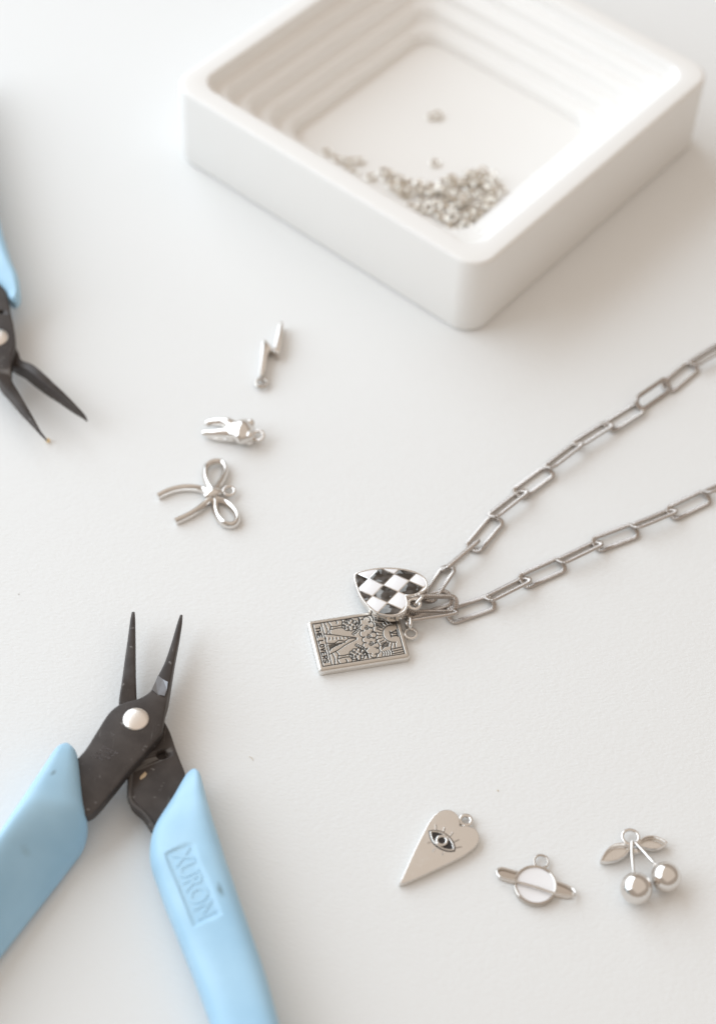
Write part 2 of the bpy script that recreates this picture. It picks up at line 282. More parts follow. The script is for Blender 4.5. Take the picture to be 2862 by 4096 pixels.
# ------------------------------------------------------------------ helpers (all shapes in millimetres)
ORIGIN = {}
def thing(name, label, cat, loc, group=None):
    o = bpy.data.objects.new(name, None)
    scene.collection.objects.link(o)
    o.empty_display_size = 0.005
    o.location = Vector(loc) * MM
    o['label'] = label; o['category'] = cat
    if group: o['group'] = group
    ORIGIN[o] = np.array(loc, float)
    return o

def mesh_data(name, V, F, mat, smooth=True, angle=40):
    me = bpy.data.meshes.new(name)
    me.from_pydata((np.asarray(V, float) * MM).tolist(), [], F)
    me.update()
    bm = bmesh.new(); bm.from_mesh(me)
    bmesh.ops.recalc_face_normals(bm, faces=bm.faces[:])
    bm.to_mesh(me); bm.free()
    me.materials.append(mat)
    if smooth:
        me.polygons.foreach_set('use_smooth', [True] * len(me.polygons))
        me.set_sharp_from_angle(angle=math.radians(angle))
    return me

def part(name, V, F, mat, parent, smooth=True, angle=40):
    """A mesh given in world millimetres, hung under its thing (or under a part of it)."""
    org = ORIGIN[parent]
    o = bpy.data.objects.new(name, mesh_data(name, np.asarray(V, float) - org, F, mat, smooth, angle))
    scene.collection.objects.link(o)
    o.parent = parent
    ORIGIN[o] = org
    return o

def solo(name, V, F, mat, loc, label, cat, group=None):
    o = bpy.data.objects.new(name, mesh_data(name, np.asarray(V, float) - np.array(loc), F, mat))
    scene.collection.objects.link(o)
    o.location = Vector(loc) * MM
    o['label'] = label; o['category'] = cat
    if group: o['group'] = group
    ORIGIN[o] = np.array(loc, float)
    return o

def catmull(pts, n, closed=False):
    p = np.asarray(pts, float); k = len(p)
    idx = (lambda i: i % k) if closed else (lambda i: min(max(i, 0), k - 1))
    segs = k if closed else k - 1
    dense = []
    for i in range(segs):
        a, b, c, e = p[idx(i - 1)], p[idx(i)], p[idx(i + 1)], p[idx(i + 2)]
        for t in np.linspace(0, 1, 16, endpoint=False):
            dense.append(0.5 * ((2 * b) + (-a + c) * t + (2 * a - 5 * b + 4 * c - e) * t * t + (-a + 3 * b - 3 * c + e) * t ** 3))
    if not closed: dense.append(p[-1])
    else: dense.append(dense[0])
    dense = np.array(dense)
    s = np.r_[0, np.cumsum(np.linalg.norm(np.diff(dense, axis=0), axis=1))]
    q = np.linspace(0, s[-1], n, endpoint=not closed)
    return np.stack([np.interp(q, s, dense[:, j]) for j in range(p.shape[1])], -1)

def chaikin(pts, it=2, keep=()):
    p = [np.array(q, float) for q in pts]; k = set(keep)
    for _ in range(it):
        out, nk = [], set()
        for i in range(len(p)):
            a, b = p[i], p[(i + 1) % len(p)]
            if i in k:
                nk.add(len(out)); out.append(a)
            else:
                out.append(a * .75 + p[i - 1] * .25)
                out.append(a * .75 + b * .25)
        p, k = out, nk
    return np.array(p)

def area2(p):
    x, y = p[:, 0], p[:, 1]
    return 0.5 * np.sum(x * np.roll(y, -1) - y * np.roll(x, -1))
def ccw(p):
    p = np.asarray(p, float)
    return p if area2(p) > 0 else p[::-1]

def inset(p, dist):
    p = ccw(p)
    e = np.roll(p, -1, 0) - p
    e /= np.maximum(np.linalg.norm(e, axis=1), 1e-9)[:, None]
    nrm = np.stack([-e[:, 1], e[:, 0]], -1)
    m = nrm + np.roll(nrm, 1, 0)
    l = np.maximum(np.linalg.norm(m, axis=1), 0.6)
    return p + m / (l ** 2)[:, None] * 2 * dist

def extrude(outline, z0, z1, bevel=0.2, steps=3):
    """A flat plate with rounded top and bottom edges."""
    p = ccw(outline); n = len(p); rings = []
    for k in range(steps + 1):
        a = math.pi / 2 * k / steps
        rings.append((inset(p, bevel * (1 - math.sin(a))), z0 + bevel * (1 - math.cos(a))))
    for k in range(steps + 1):
        a = math.pi / 2 * k / steps
        rings.append((inset(p, bevel * (1 - math.cos(a))), z1 - bevel * (1 - math.sin(a))))
    V = np.vstack([np.c_[q, np.full(n, z)] for q, z in rings]); F = []
    for r in range(len(rings) - 1):
        for i in range(n):
            j = (i + 1) % n
            F.append((r * n + i, r * n + j, (r + 1) * n + j, (r + 1) * n + i))
    F.append(tuple(range(n))[::-1]); F.append(tuple((len(rings) - 1) * n + i for i in range(n)))
    return V, F

def sweep(path, section, closed=False, up=(0, 0, 1), scale=None, cap=True):
    """Sweep a closed 2-D section (side, up) along a 3-D path."""
    P = np.asarray(path, float); n = len(P); S = np.asarray(section, float); k = len(S)
    if closed: T = np.roll(P, -1, 0) - np.roll(P, 1, 0)
    else: T = np.gradient(P, axis=0)
    T /= np.linalg.norm(T, axis=1)[:, None]
    up = np.asarray(up, float)
    V = []
    for i in range(n):
        s = np.cross(up, T[i]); s /= max(np.linalg.norm(s), 1e-9)
        u = np.cross(T[i], s)
        sc = 1.0 if scale is None else scale[i]
        V.append(P[i] + (S[:, :1] * s + S[:, 1:] * u) * sc)
    V = np.vstack(V); F = []
    for i in range(n if closed else n - 1):
        j = (i + 1) % n
        for a in range(k):
            b = (a + 1) % k
            F.append((i * k + a, i * k + b, j * k + b, j * k + a))
    if cap and not closed:
        F.append(tuple(range(k))[::-1]); F.append(tuple((n - 1) * k + a for a in range(k)))
    return V, F

def circle(rx, ry=None, n=12):
    ry = rx if ry is None else ry
    t = np.linspace(0, 2 * math.pi, n, endpoint=False)
    return np.stack([rx * np.cos(t), ry * np.sin(t)], -1)

def merge(*vf):
    V, F, o = [], [], 0
    for v, f in vf:
        V.append(np.asarray(v, float)); F += [tuple(i + o for i in q) for q in f]; o += len(v)
    return np.vstack(V), F

def ring(c, R, r, normal=(0, 0, 1), n=40, k=12, flat=1.0):
    nz = Vector(normal).normalized(); a = nz.orthogonal().normalized(); b = nz.cross(a)
    t = np.linspace(0, 2 * math.pi, n, endpoint=False)
    P = np.array(c) + R * (np.cos(t)[:, None] * np.array(a) + np.sin(t)[:, None] * np.array(b))
    return sweep(P, circle(r, r * flat, k), closed=True, up=tuple(nz))

def ball(c, r, nu=40, nv=24):
    V, F = [], []
    r = np.broadcast_to(np.array(r, float), (3,))
    for j in range(nv + 1):
        ph = math.pi * j / nv
        for i in range(nu):
            th = 2 * math.pi * i / nu
            V.append((c[0] + r[0] * math.sin(ph) * math.cos(th), c[1] + r[1] * math.sin(ph) * math.sin(th), c[2] + r[2] * math.cos(ph)))
    for j in range(nv):
        for i in range(nu):
            a, b = j * nu + i, j * nu + (i + 1) % nu
            if j == 0: F.append((a, b + nu, a + nu))
            elif j == nv - 1: F.append((a, b, a + nu))
            else: F.append((a, b, b + nu, a + nu))
    return np.array(V), F

def lathe(c, prof, n=40):
    V, F = [], []
    for (r, z) in prof:
        for i in range(n):
            t = 2 * math.pi * i / n
            V.append((c[0] + r * math.cos(t), c[1] + r * math.sin(t), c[2] + z))
    m = len(prof)
    for j in range(m - 1):
        for i in range(n):
            a, b = j * n + i, j * n + (i + 1) % n
            F.append((a, b, b + n, a + n))
    F.append(tuple(range(n))[::-1]); F.append(tuple((m - 1) * n + i for i in range(n)))
    return np.array(V), F

def loft(rows, n, section):
    """rows: Lx Ly Rx Ry zb zt stations; section(width, zb, zt) gives (u, z) points round the body."""
    R = catmull(rows, n); V, k = [], 0
    for row in R:
        L, Q, zb, zt = row[:2], row[2:4], row[4], row[5]
        sec = section(np.linalg.norm(Q - L), zb, zt, *row[6:]); k = len(sec)
        V.append(np.c_[L + (Q - L) * sec[:, :1], sec[:, 1]])
    F = []
    for i in range(n - 1):
        for a in range(k):
            b = (a + 1) % k
            F.append((i * k + a, i * k + b, (i + 1) * k + b, (i + 1) * k + a))
    F.append(tuple(range(k))[::-1]); F.append(tuple((n - 1) * k + a for a in range(k)))
    return np.vstack(V), F, k

def blade_section(w, zb, zt, b=0.45):
    bu = min(b / max(w, 1e-6), 0.3); bz = min(b, (zt - zb) * 0.3)
    pts = []
    for (cu, cz, a0) in ((1 - bu, zb + bz, -90), (1 - bu, zt - bz, 0), (bu, zt - bz, 90), (bu, zb + bz, 180)):
        for a in (0, 30, 60, 90):
            t = math.radians(a0 + a)
            pts.append((cu + bu * math.cos(t), cz + bz * math.sin(t)))
    return np.array(pts)

def grip_section(outer_right, drop, m=72, e=3.0):
    t = np.linspace(0, 2 * math.pi, m, endpoint=False)
    cx = np.sign(np.cos(t)) * np.abs(np.cos(t)) ** (2 / e)
    cz = np.sign(np.sin(t)) * np.abs(np.sin(t)) ** (2 / e)
    u = (1 + cx) / 2
    uo = u if outer_right else 1 - u
    def f(w, zb, zt, dr=None):
        top = zt - (zt - zb) * (drop if dr is None else dr) * (1 - uo)
        mid, half = (top + zb) / 2, (top - zb) / 2
        return np.stack([u, mid + cz * half], -1)
    return f

def with_z(rows, zb, zt): return np.c_[np.array(rows), np.array(zb), np.array(zt)]

def cut(obj, V, F):
    me = mesh_data('cutter', np.asarray(V) - ORIGIN[obj], F, HOLE)
    c = bpy.data.objects.new('cutter', me); scene.collection.objects.link(c)
    c.parent = obj.parent
    md = obj.modifiers.new('cut', 'BOOLEAN'); md.operation = 'DIFFERENCE'; md.object = c; md.solver = 'EXACT'
    dg = bpy.context.evaluated_depsgraph_get()
    new = bpy.data.meshes.new_from_object(obj.evaluated_get(dg))
    obj.modifiers.clear(); obj.data = new
    bpy.data.objects.remove(c); bpy.data.meshes.remove(me)

def text_mesh(s, size, depth, bold=0.0):
    cu = bpy.data.curves.new('lettering', 'FONT')
    cu.body = s; cu.size = size; cu.extrude = depth / 2; cu.offset = bold
    cu.align_x = 'CENTER'; cu.align_y = 'CENTER'; cu.resolution_u = 4
    o = bpy.data.objects.new('lettering', cu)
    scene.collection.objects.link(o)
    dg = bpy.context.evaluated_depsgraph_get(); dg.update()
    me = bpy.data.meshes.new_from_object(o.evaluated_get(dg))
    V = np.array([v.co[:] for v in me.vertices]); F = [tuple(q.vertices) for q in me.polygons]
    bpy.data.objects.remove(o); bpy.data.curves.remove(cu); bpy.data.meshes.remove(me)
    return V, F

# ------------------------------------------------------------------ the table
def build_table():
    V, F = extrude([(-700, -700), (700, -700), (700, 900), (-700, 900)], -20, 0, 1.5)
    o = bpy.data.objects.new('table', mesh_data('table', V, F, PAPER))
    scene.collection.objects.link(o)
    o['kind'] = 'structure'; o['label'] = 'matt white table top with fine paper grain'
build_table()

# ------------------------------------------------------------------ the square tray
TC = np.array(D['tray']['c']); TA = math.radians(D['tray']['ang'])
TX = np.array([math.cos(TA), math.sin(TA), 0]); TY = np.array([-math.sin(TA), math.cos(TA), 0])
def rrect(half, rad, n=12):
    out = []
    for cx, cy, a0 in ((1, 1, 0), (-1, 1, 90), (-1, -1, 180), (1, -1, 270)):
        for k in range(n + 1):
            t = math.radians(a0 + 90 * k / n)
            out.append((cx * (half - rad) + rad * math.cos(t), cy * (half - rad) + rad * math.sin(t)))
    return np.array(out)
def tray_ring(profile):
    """Closed profile of (half size, corner radius, z) carried round the square."""
    V = []
    for h, r, z in profile:
        q = rrect(h, r)
        V.append(TC + q[:, :1] * TX + q[:, 1:] * TY + np.array([0, 0, z]))
    n = len(q); m = len(profile); F = []
    for i in range(m):
        j = (i + 1) % m
        for a in range(n):
            b = (a + 1) % n
            F.append((i * n + a, i * n + b, j * n + b, j * n + a))
    return np.vstack(V), F
def fillet(h, rad, z, b, side, steps=5, flip=False):
    """A rounded top edge: side +1 on the outside of the ring, -1 on the inside."""
    out = []
    for k in range(steps + 1):
        a = math.pi / 2 * k / steps
        out.append((h - side * b * (1 - math.cos(a)), max(rad - side * b * (1 - math.cos(a)), .5), z - b * (1 - math.sin(a))))
    return out[::-1] if flip else out
def build_tray():
    H = D['tray']['h']
    t = thing('square_tray', 'square white cast tray with stepped inner walls, holding a heap of small rings', 'tray', TC)
    prof = [(49.0, 6, 0.0), (49.6, 6.3, 0.5), (50.0, 6.5, 1.2)] + fillet(50.0, 6.5, H, 1.1, 1) + fillet(44.2, 5.0, H, 1.0, -1, flip=True) + [(44.2, 5.0, 1.0), (44.2, 5, 0.0)]
    part('wall', *tray_ring(prof), CERAMIC, t, angle=50)
    halves = [44.2, 40.4, 36.6, 32.8, 29.0]; tops = [19.6, 15.7, 11.8, 7.9]
    for k in range(4):
        ho, hi = halves[k] + .3, halves[k + 1]; r = 5.0 + k * .35
        prof = [(ho, r, 0.2), (ho, r, tops[k] + 1.5)] + [(halves[k] - 1.6 * (1 - math.cos(a)), r, tops[k] + 1.6 * (1 - math.sin(a))) for a in np.linspace(.05, math.pi / 2, 6)] + fillet(hi, r, tops[k], 2.3, -1, steps=8, flip=True) + [(hi, r, 0.2)]
        part('step', *tray_ring(prof), CERAMIC, t, angle=50)
    q = rrect(29.3, 6.4)
    V, F = extrude(q, 0.3, 4.0, 0.05, 1)
    W_ = TC + V[:, :1] * TX + V[:, 1:2] * TY + np.c_[np.zeros((len(V), 2)), V[:, 2]]
    part('floor', W_, F, CERAMIC, t)
build_tray()

# ------------------------------------------------------------------ small rings in the tray
def inside(pt, poly):
    x, y = pt; c = False
    for i in range(len(poly)):
        (x1, y1), (x2, y2) = poly[i], poly[i - 1]
        if (y1 > y) != (y2 > y) and x < (x2 - x1) * (y - y1) / (y2 - y1) + x1: c = not c
    return c
def build_rings():
    V, F = ring((0, 0, 0), 1.22, 0.31, n=24, k=8)
    me = mesh_data('jump_ring', V, F, RING_STEEL)
    poly = [(-24.0, 18), (-22.0, 9), (-19, 2), (-20, -5), (-17, -10), (-11, -13.5), (-6, -16.0), (-3.8, -20), (-3.6, -27.2), (-27.2, -27.2), (-27.2, 18)]
    placed = []
    def put(x, y, z, tilt, az, label, group):
        o = bpy.data.objects.new('jump_ring', me)
        scene.collection.objects.link(o)
        w = TC + x * TX + y * TY + np.array([0, 0, z])
        o.matrix_world = Matrix.Translation(Vector(w) * MM) @ Matrix.Rotation(az, 4, 'Z') @ Matrix.Rotation(tilt, 4, 'X')
        o['label'] = label; o['category'] = 'jump ring'; o['group'] = group
    G = 'loose jump rings in the tray'
    put(4.0, 6.1, 4.34, .05, 0, 'silver jump ring lying alone in the middle of the tray floor', G)
    put(5.2, 4.9, 4.95, .5, 1.2, 'jump ring leaning on the lone ring in the middle of the tray', G)
    put(-9.7, -6.1, 4.34, .03, 0, 'silver jump ring lying just outside the edge of the heap in the tray', G)
    tries = 0
    while len(placed) < 125 and tries < 6000:
        tries += 1
        x, y = random.uniform(-27.2, -3.6), random.uniform(-27.2, 18)
        if not inside((x, y), poly): continue
        if y > -7 and random.random() < .62: continue
        if y > 4 and random.random() < .5: continue
        near = [q for q in placed if math.hypot(q[0] - x, q[1] - y) < 1.8]
        if len(near) > 2: continue
        z = 4.33 if not near else max(q[2] for q in near) + random.uniform(.34, .55)
        if z > 6.6 - .06 * max(0, y + 20): continue
        tilt = random.uniform(0, .1) if not near else random.uniform(.1, .75)
        if near: z += .25 * tilt
        placed.append((x, y, z))
        put(x, y, z, tilt, random.uniform(0, 6.28), 'tiny silver jump ring in the heap at the front corner of the tray', 'jump rings heaped in the tray')
build_rings()

# ------------------------------------------------------------------ pliers
def rivet(c, r, parent):
    prof = [(r * .98, -.9), (r, -.5), (r * .97, -.2), (r * .85, .05), (r * .6, .26), (r * .3, .36), (.02, .38)]
    return part('rivet', *lathe(c, prof), RIVET, parent)

JAW_T = [5.0, 5.2, 5.6, 6.0, 6.3, 6.9]
JAW_B = [4.0, 3.8, 3.4, 3.0, 2.7, 2.5]
def build_pliers_near():
    rv = D['rivetA']
    t = thing('pliers', 'blue handled needle nose pliers lying open, brand lettering on the right grip', 'pliers', (rv[0], rv[1], 0), 'blue handled pliers')
    n = len(D['bladeU'])
    rows = with_z(D['bladeU'], JAW_B + [3.6, 4.9] + [5.25] * (n - 8), JAW_T + [8.0] * (n - 6))
    V, F, _ = loft(rows, 90, blade_section)
    up = part('upper_blade', V, F, STEEL_DARK, t, angle=35)
    n = len(D['bladeL'])
    rows = with_z(D['bladeL'], JAW_B + [2.4] * (n - 6), [5.1, 5.4, 5.9, 6.4, 6.8, 5.6] + [5.2] * (n - 6))
    V, F, _ = loft(rows, 90, blade_section)
    low = part('lower_blade', V, F, STEEL_DARK, t, angle=35)
    h = D['holeA']
    cut(low, *lathe((h[0], h[1], 3.4), [(1.25, 0), (1.25, 4)], 28))
    fl = catmull(D['flange'], 40)
    part('flange', *sweep(fl, circle(.62, .75, 10)), STEEL_DARK, low)
    # brassy smear on the lower blade
    s = D['smearA']; pts = []
    for k in range(14):
        a = 2 * math.pi * k / 14; rr = random.uniform(.65, 1.15)
        pts.append((s[0] + rr * (.48 * math.cos(a) + .5 * math.sin(a)), s[1] + rr * (1.1 * math.sin(a))))
    part('smear', *extrude(chaikin(pts, 1), 5.17, 5.28, .03, 1), BRASSY, low)
    # thin paler patch painting the window glint on the jaw slope
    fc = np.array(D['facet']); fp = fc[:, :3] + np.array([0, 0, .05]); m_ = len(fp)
    part('glint_patch', np.vstack([fp, fp - np.array([0, 0, .25])]), [tuple(range(m_))] + [(i, (i + 1) % m_, m_ + (i + 1) % m_, m_ + i) for i in range(m_)], STEEL_GLINT, up, smooth=False)
    rivet((rv[0], rv[1], 8.35), 2.72, t)
    # stamped mark: rows of shallow worn impressions
    q = np.array(D['stampA'])[:, :2]
    a0, ex_, ey_ = q[0], q[1] - q[0], q[3] - q[0]
    vf = []
    for r in range(4):
        for k in range(9):
            if random.random() < .12: continue
            c = a0 + ex_ * (.1 + .85 * r / 3.6) + ey_ * (.06 + .1 * k + random.uniform(-.02, .02)) * (.75 + .07 * r)
            for _ in range(2):
                an = random.uniform(0, math.pi); l = random.uniform(.18, .38)
                dv = np.array([math.cos(an), math.sin(an)]) * l
                nv = np.array([-dv[1], dv[0]]) / l * .05
                vf.append(extrude([c - dv - nv, c + dv - nv, c + dv + nv, c - dv + nv], 7.98, 8.06, .012, 1))
    part('stamped_mark', *merge(*vf), STEEL_WORN, up)
    # grips
    n = len(D['gripL'])
    zb = [4.6, 3.6, 2.9, 2.3, 1.7, 1.2, .8, .5, .3] + [.15] * (n - 11) + [.8, 3.0]
    dr = [0, .04, .08, .13, .19, .25, .32, .5, .66] + [.78] * (n - 9)
    zt = [9.0, 9.8, 10.7, 11.6, 12.8, 13.8, 14.6, 15.2, 15.6] + [15.8] * (n - 11) + [13.8, 10]
    V, F, _ = loft(np.c_[with_z(D['gripL'], zb, zt), dr], 140, grip_section(False, .62, 64))
    part('grip', V, F, BLUE, t, angle=60)['label'] = 'pale blue vinyl grip of the left handle'
    n = len(D['gripR'])
    zb = [2.6, 1.8, 1.3, .9, .6, .4, .3, .2, .15] + [.15] * (n - 11) + [.8, 3.0]
    zt = [6.6, 7.4, 8.2, 9.0, 9.8, 10.6, 11.2, 11.6, 11.9] + [12.2] * (n - 11) + [11.6, 9]
    V, F, k = loft(with_z(D['gripR'], zb, zt), 420, grip_section(True, .22, 120, 3.2))
    # sunken name panel
    B = np.array(D['box'])[:, :2]
    c0 = B.mean(0); ax = (B[3] - B[0] + B[2] - B[1]); L = np.linalg.norm(ax) / 2; ax /= np.linalg.norm(ax)
    ay = np.array([-ax[1], ax[0]]); wd = abs((B[1] - B[0]) @ ay + (B[2] - B[3]) @ ay) / 2
    Vg = V.copy()
    d2 = V[:, :2] - c0; a = d2 @ ax; b = d2 @ ay
    sm = lambda x: np.clip(x / .30, 0, 1) ** 2 * (3 - 2 * np.clip(x / .30, 0, 1))
    msk = sm(L / 2 - np.abs(a)) * sm(wd / 2 - np.abs(b)) * (V[:, 2] > 6)
    sel = (np.abs(a) < L / 2) & (np.abs(b) < wd / 2) & (V[:, 2] > 6)
    A_ = np.c_[V[sel][:, :2], np.ones(sel.sum())]; coef = np.linalg.lstsq(A_, V[sel][:, 2], rcond=None)[0]
    depth = .46
    plane = V[:, 0] * coef[0] + V[:, 1] * coef[1] + coef[2] - depth
    Vg[:, 2] = V[:, 2] * (1 - msk) + plane * msk
    g = part('grip', Vg, F, BLUE, t, angle=60); g['label'] = 'pale blue vinyl grip with a sunken lettered panel'
    TV, TF = text_mesh('XURON', 4.6, 1.2, 0.10)
    TV = TV / np.array([max(np.ptp(TV[:, 0]), 1e-6), max(np.ptp(TV[:, 1]), 1e-6), 1]) * np.array([L * .90, wd * .68, 1])
    tp = c0 + TV[:, :1] * ax + TV[:, 1:2] * ay
    tz = tp[:, 0] * coef[0] + tp[:, 1] * coef[1] + coef[2] - depth + .13 * (TV[:, 2] > 0) - .35 * (TV[:, 2] <= 0)
    part('lettering', np.c_[tp, tz], TF, BLUE, g, angle=30)
    return t, V
build_pliers_near()

def build_pliers_far():
    rv = D['rivetB']
    t = thing('pliers', 'blue handled pliers cut off by the left picture edge, tapered jaws pointing down', 'pliers', (rv[0], rv[1], 0), 'blue handled pliers')
    n = len(D['bladeBU'])
    V, F, _ = loft(with_z(D['bladeBU'], JAW_B + [3.6, 4.9] + [5.25] * (n - 8), JAW_T + [8.0] * (n - 6)), 80, blade_section)
    up = part('upper_blade', V, F, STEEL_DARK, t, angle=35)
    h = D['holeB']
    cut(up, *lathe((h[0], h[1], 6.2), [(.72, 0), (.72, 4)], 24))
    n = len(D['bladeBL'])
    V, F, _ = loft(with_z(D['bladeBL'], JAW_B + [2.4] * (n - 6), [5.1, 5.4, 5.9, 6.4, 6.9, 7.2, 6.4] + [5.2] * (n - 7)), 80, blade_section)
    part('lower_blade', V, F, STEEL_DARK, t, angle=35)
    rivet((rv[0], rv[1], 8.35), 2.75, t)
    n = len(D['gripB'])
    zb = [4.8, 3.6, 2.6, 1.8, 1.0, .5] + [.15] * (n - 8) + [.8, 3.0]
    zt = [9.2, 10.2, 11.2, 12.0, 12.6, 12.9] + [13.0] * (n - 8) + [12.4, 10]
    V, F, _ = loft(with_z(D['gripB'], zb, zt), 90, grip_section(True, .3, 56))
    part('grip', V, F, BLUE, t, angle=60)
    n = len(D['gripB2'])
    V, F, _ = loft(with_z(D['gripB2'], [2.6, 1.8, 1.2, .8, .4] + [.15] * (n - 7) + [.8, 3], [6.6, 7.6, 8.6, 9.6, 10.8] + [12] * (n - 7) + [11.4, 9]), 90, grip_section(False, .3, 56))
    part('grip', V, F, BLUE, t, angle=60)
    c = D['crumbB']
    V, F = ball((c[0], c[1], .55), (.55, .5, .5), 12, 8)
    V += rng.normal(0, .05, V.shape)
    V[:, 2] = np.maximum(V[:, 2], .03)
    solo('crumb', V, F, CRUMB, (c[0], c[1], 0), 'tiny amber crumb under the tip of the far pliers', 'crumb')
build_pliers_far()

# ------------------------------------------------------------------ loose charms
def loop3(tri, z, parent, flat=1.0, name='hanging_loop', normal=(0, 0, 1), mat=None):
    c = np.array(tri[0][:2]); ro = np.linalg.norm(np.array(tri[1][:2]) - c); ri = np.linalg.norm(np.array(tri[2][:2]) - c)
    w = (ro - ri) / 2 * 1.03
    return part(name, *ring((c[0], c[1], z), ri + w, w, normal, flat=flat), mat or SILVER, parent)

def build_heart_eye():
    h = np.array(D['heart2']); c = h.mean(0)
    t = thing('heart_charm', 'long silver heart charm with an open eye on its face', 'charm', (c[0], c[1], 0), 'loose silver charms')
    o = chaikin(h, 2, keep=(0, 13))
    part('plate', *extrude(o, 0.02, 1.6, .22, 4), SILVER_SOFT, t, angle=35)
    loop3(D['heart2loop'], .85, t, 1.0)
    e = chaikin(D['eye'], 2, keep=(0, 6)); ec = e.mean(0)
    part('eye_hollow', *extrude(inset(e, .1), 1.4, 1.63, .02, 1), DARK_PATINA, t)
    part('eyelid', *sweep(np.c_[inset(e, .28), np.full(len(e), 1.66)], circle(.20, .2, 10), closed=True), SILVER, t)
    part('eyelid_outline', *sweep(np.c_[inset(e, .0), np.full(len(e), 1.60)], circle(.12, .06, 8), closed=True), DARK_PATINA, t)
    ic = np.array(D['iris'][0])
    part('iris', *ring((ic[0], ic[1], 1.72), .98, .30, n=32), SILVER, t)
    part('pupil', *lathe((ic[0], ic[1], 1.64), [(.75, 0), (.75, .05), (.02, .06)], 20), DARK_PATINA, t)
    for a, b in D['lash']:
        a, b = np.array(a), np.array(b)
        l = part('eyelash', *sweep(np.array([[*a, 1.60], [*b, 1.60]]), circle(.13, .10, 8)), SILVER, t)
        dv = (b - a) / np.linalg.norm(b - a); nv = np.array([-dv[1], dv[0]]) * .14
        part('eyelash_groove', *sweep(np.array([[*(a + nv), 1.59], [*(b + nv), 1.59]]), circle(.08, .04, 6)), DARK_PATINA, l)
build_heart_eye()

def build_planet():
    c, rx, tp, bt = [np.array(q) for q in D['sat']]
    r = 4.25
    t = thing('planet_charm', 'small silver ringed planet charm filled with white enamel', 'charm', (c[0], c[1], 0), 'loose silver charms')
    part('disc', *lathe((c[0], c[1], 0), [(r - .1, .02), (r, .15), (r, 1.35), (r - .14, 1.5), (r - .36, 1.5), (r - .52, 1.36), (r - .52, 1.0), (.05, 1.0)], 64), SILVER_DIM, t, angle=35)
    part('enamel', *lathe((c[0], c[1], 0), [(r - .53, .9), (r - .53, 1.22), (r - 1.2, 1.16), (.05, 1.14)], 64), ENAMEL_WHITE, t)
    R_ = np.array(D['satring']); k = len(R_)
    _d = np.array(R_[6]) - np.array(R_[0]); _d /= np.linalg.norm(_d); _q = (R_ - R_.mean(0)) @ np.array([-_d[1], _d[0]])
    R_ = R_ + .30 * _q[:, None] * np.array([-_d[1], _d[0]])
    z = np.array([.9, .6, .5, .5, .5, .6, .9, 1.3, 1.6, 1.65, 1.6, 1.3])
    P_ = catmull(np.c_[R_, z], 96, closed=True)
    part('planet_ring', *sweep(P_, circle(.27, .42, 12), closed=True), SILVER, t)
    part('ring_plate', *extrude(inset(P_[:, :2], .1), .05, .25, .04, 1), SILVER_DIM, t)
    loop3(D['satloop'], .75, t, mat=SILVER_DIM)
build_planet()

def build_cherries():
    lc = D['chloop'][0]
    t = thing('cherry_charm', 'silver charm of two shiny cherries on stems with two hollow leaves', 'charm', (lc[0], lc[1], 0), 'loose silver charms')
    loop3(D['chloop'], 1.3, t)
    for k, z in (('leaf1', 0), ('leaf2', 0)):
        o = chaikin(D[k], 2, keep=(0, 5) if k == 'leaf2' else (0,))
        lf = part('leaf', *extrude(inset(o, .15), .25, .65, .05, 1), SILVER_SOFT, t)
        part('leaf_rim', *sweep(np.c_[inset(o, .22), np.full(len(o), 1.2)], circle(.30, .62, 10), closed=True), SILVER, lf)
    part('bridge', *ball((lc[0] + .9, lc[1] - 2.9, 1.0), (1.1, .7, .6), 20, 12), SILVER_SOFT, t)
    for k in ('stem1', 'stem2'):
        P_ = catmull(D[k], 16)
        part('stem', *sweep(P_, circle(.36, .36, 10)), SILVER, t)
    part('cherry', *ball((D['ch1'][0], D['ch1'][1], 3.15), 3.15), SILVER, t)
    part('cherry', *ball((D['ch2'][0], D['ch2'][1], 3.0), 3.0), SILVER, t)
build_cherries()

def build_bolt():
    b = np.array(D['bolt']); c = b.mean(0)
    t = thing('lightning_charm', 'slim silver lightning bolt charm lying in front of the tray', 'charm', (c[0], c[1], 0), 'loose silver charms')
    o = chaikin(b, 1)
    part('bolt', *extrude(o, .02, 2.6, .18, 3), SILVER, t, angle=30)
    loop3(D['boltloop'], .9, t, mat=SILVER_DIM)
build_bolt()

def build_bow():
    kc = D['bowK'][1]
    t = thing('bow_charm', 'silver ribbon bow charm with two loops and two trailing ends', 'charm', (kc[0], kc[1], 0), 'loose silver charms')
    sec = np.array([(-.78, -.55), (-.5, -.8), (.5, -.8), (.78, -.55), (.74, -.1), (.35, .62), (0, .85), (-.35, .62), (-.74, -.1)])
    for k, zc in (('bowL1', 1.35), ('bowL2', 1.1)):
        P_ = catmull(np.c_[D[k], np.full(len(D[k]), zc)], 48)
        part('bow_loop', *sweep(P_, sec * 1.02), SILVER, t, angle=30)
    for k in ('bowT1', 'bowT2'):
        n = len(D[k])
        P_ = catmull(np.c_[D[k], np.linspace(1.25, .82, n)], 32)
        part('ribbon_end', *sweep(P_, sec * 1.08), SILVER, t, angle=30)
    kn = np.c_[D['bowK'], [1.5, 1.9, 1.5]]
    P_ = catmull(kn, 16)
    part('knot', *sweep(P_, circle(1.1, .95, 14), scale=.55 + .5 * np.sin(np.linspace(.25, math.pi - .25, 16))), SILVER, t)
    loop3(D['bowloop'], 1.2, t)
build_bow()

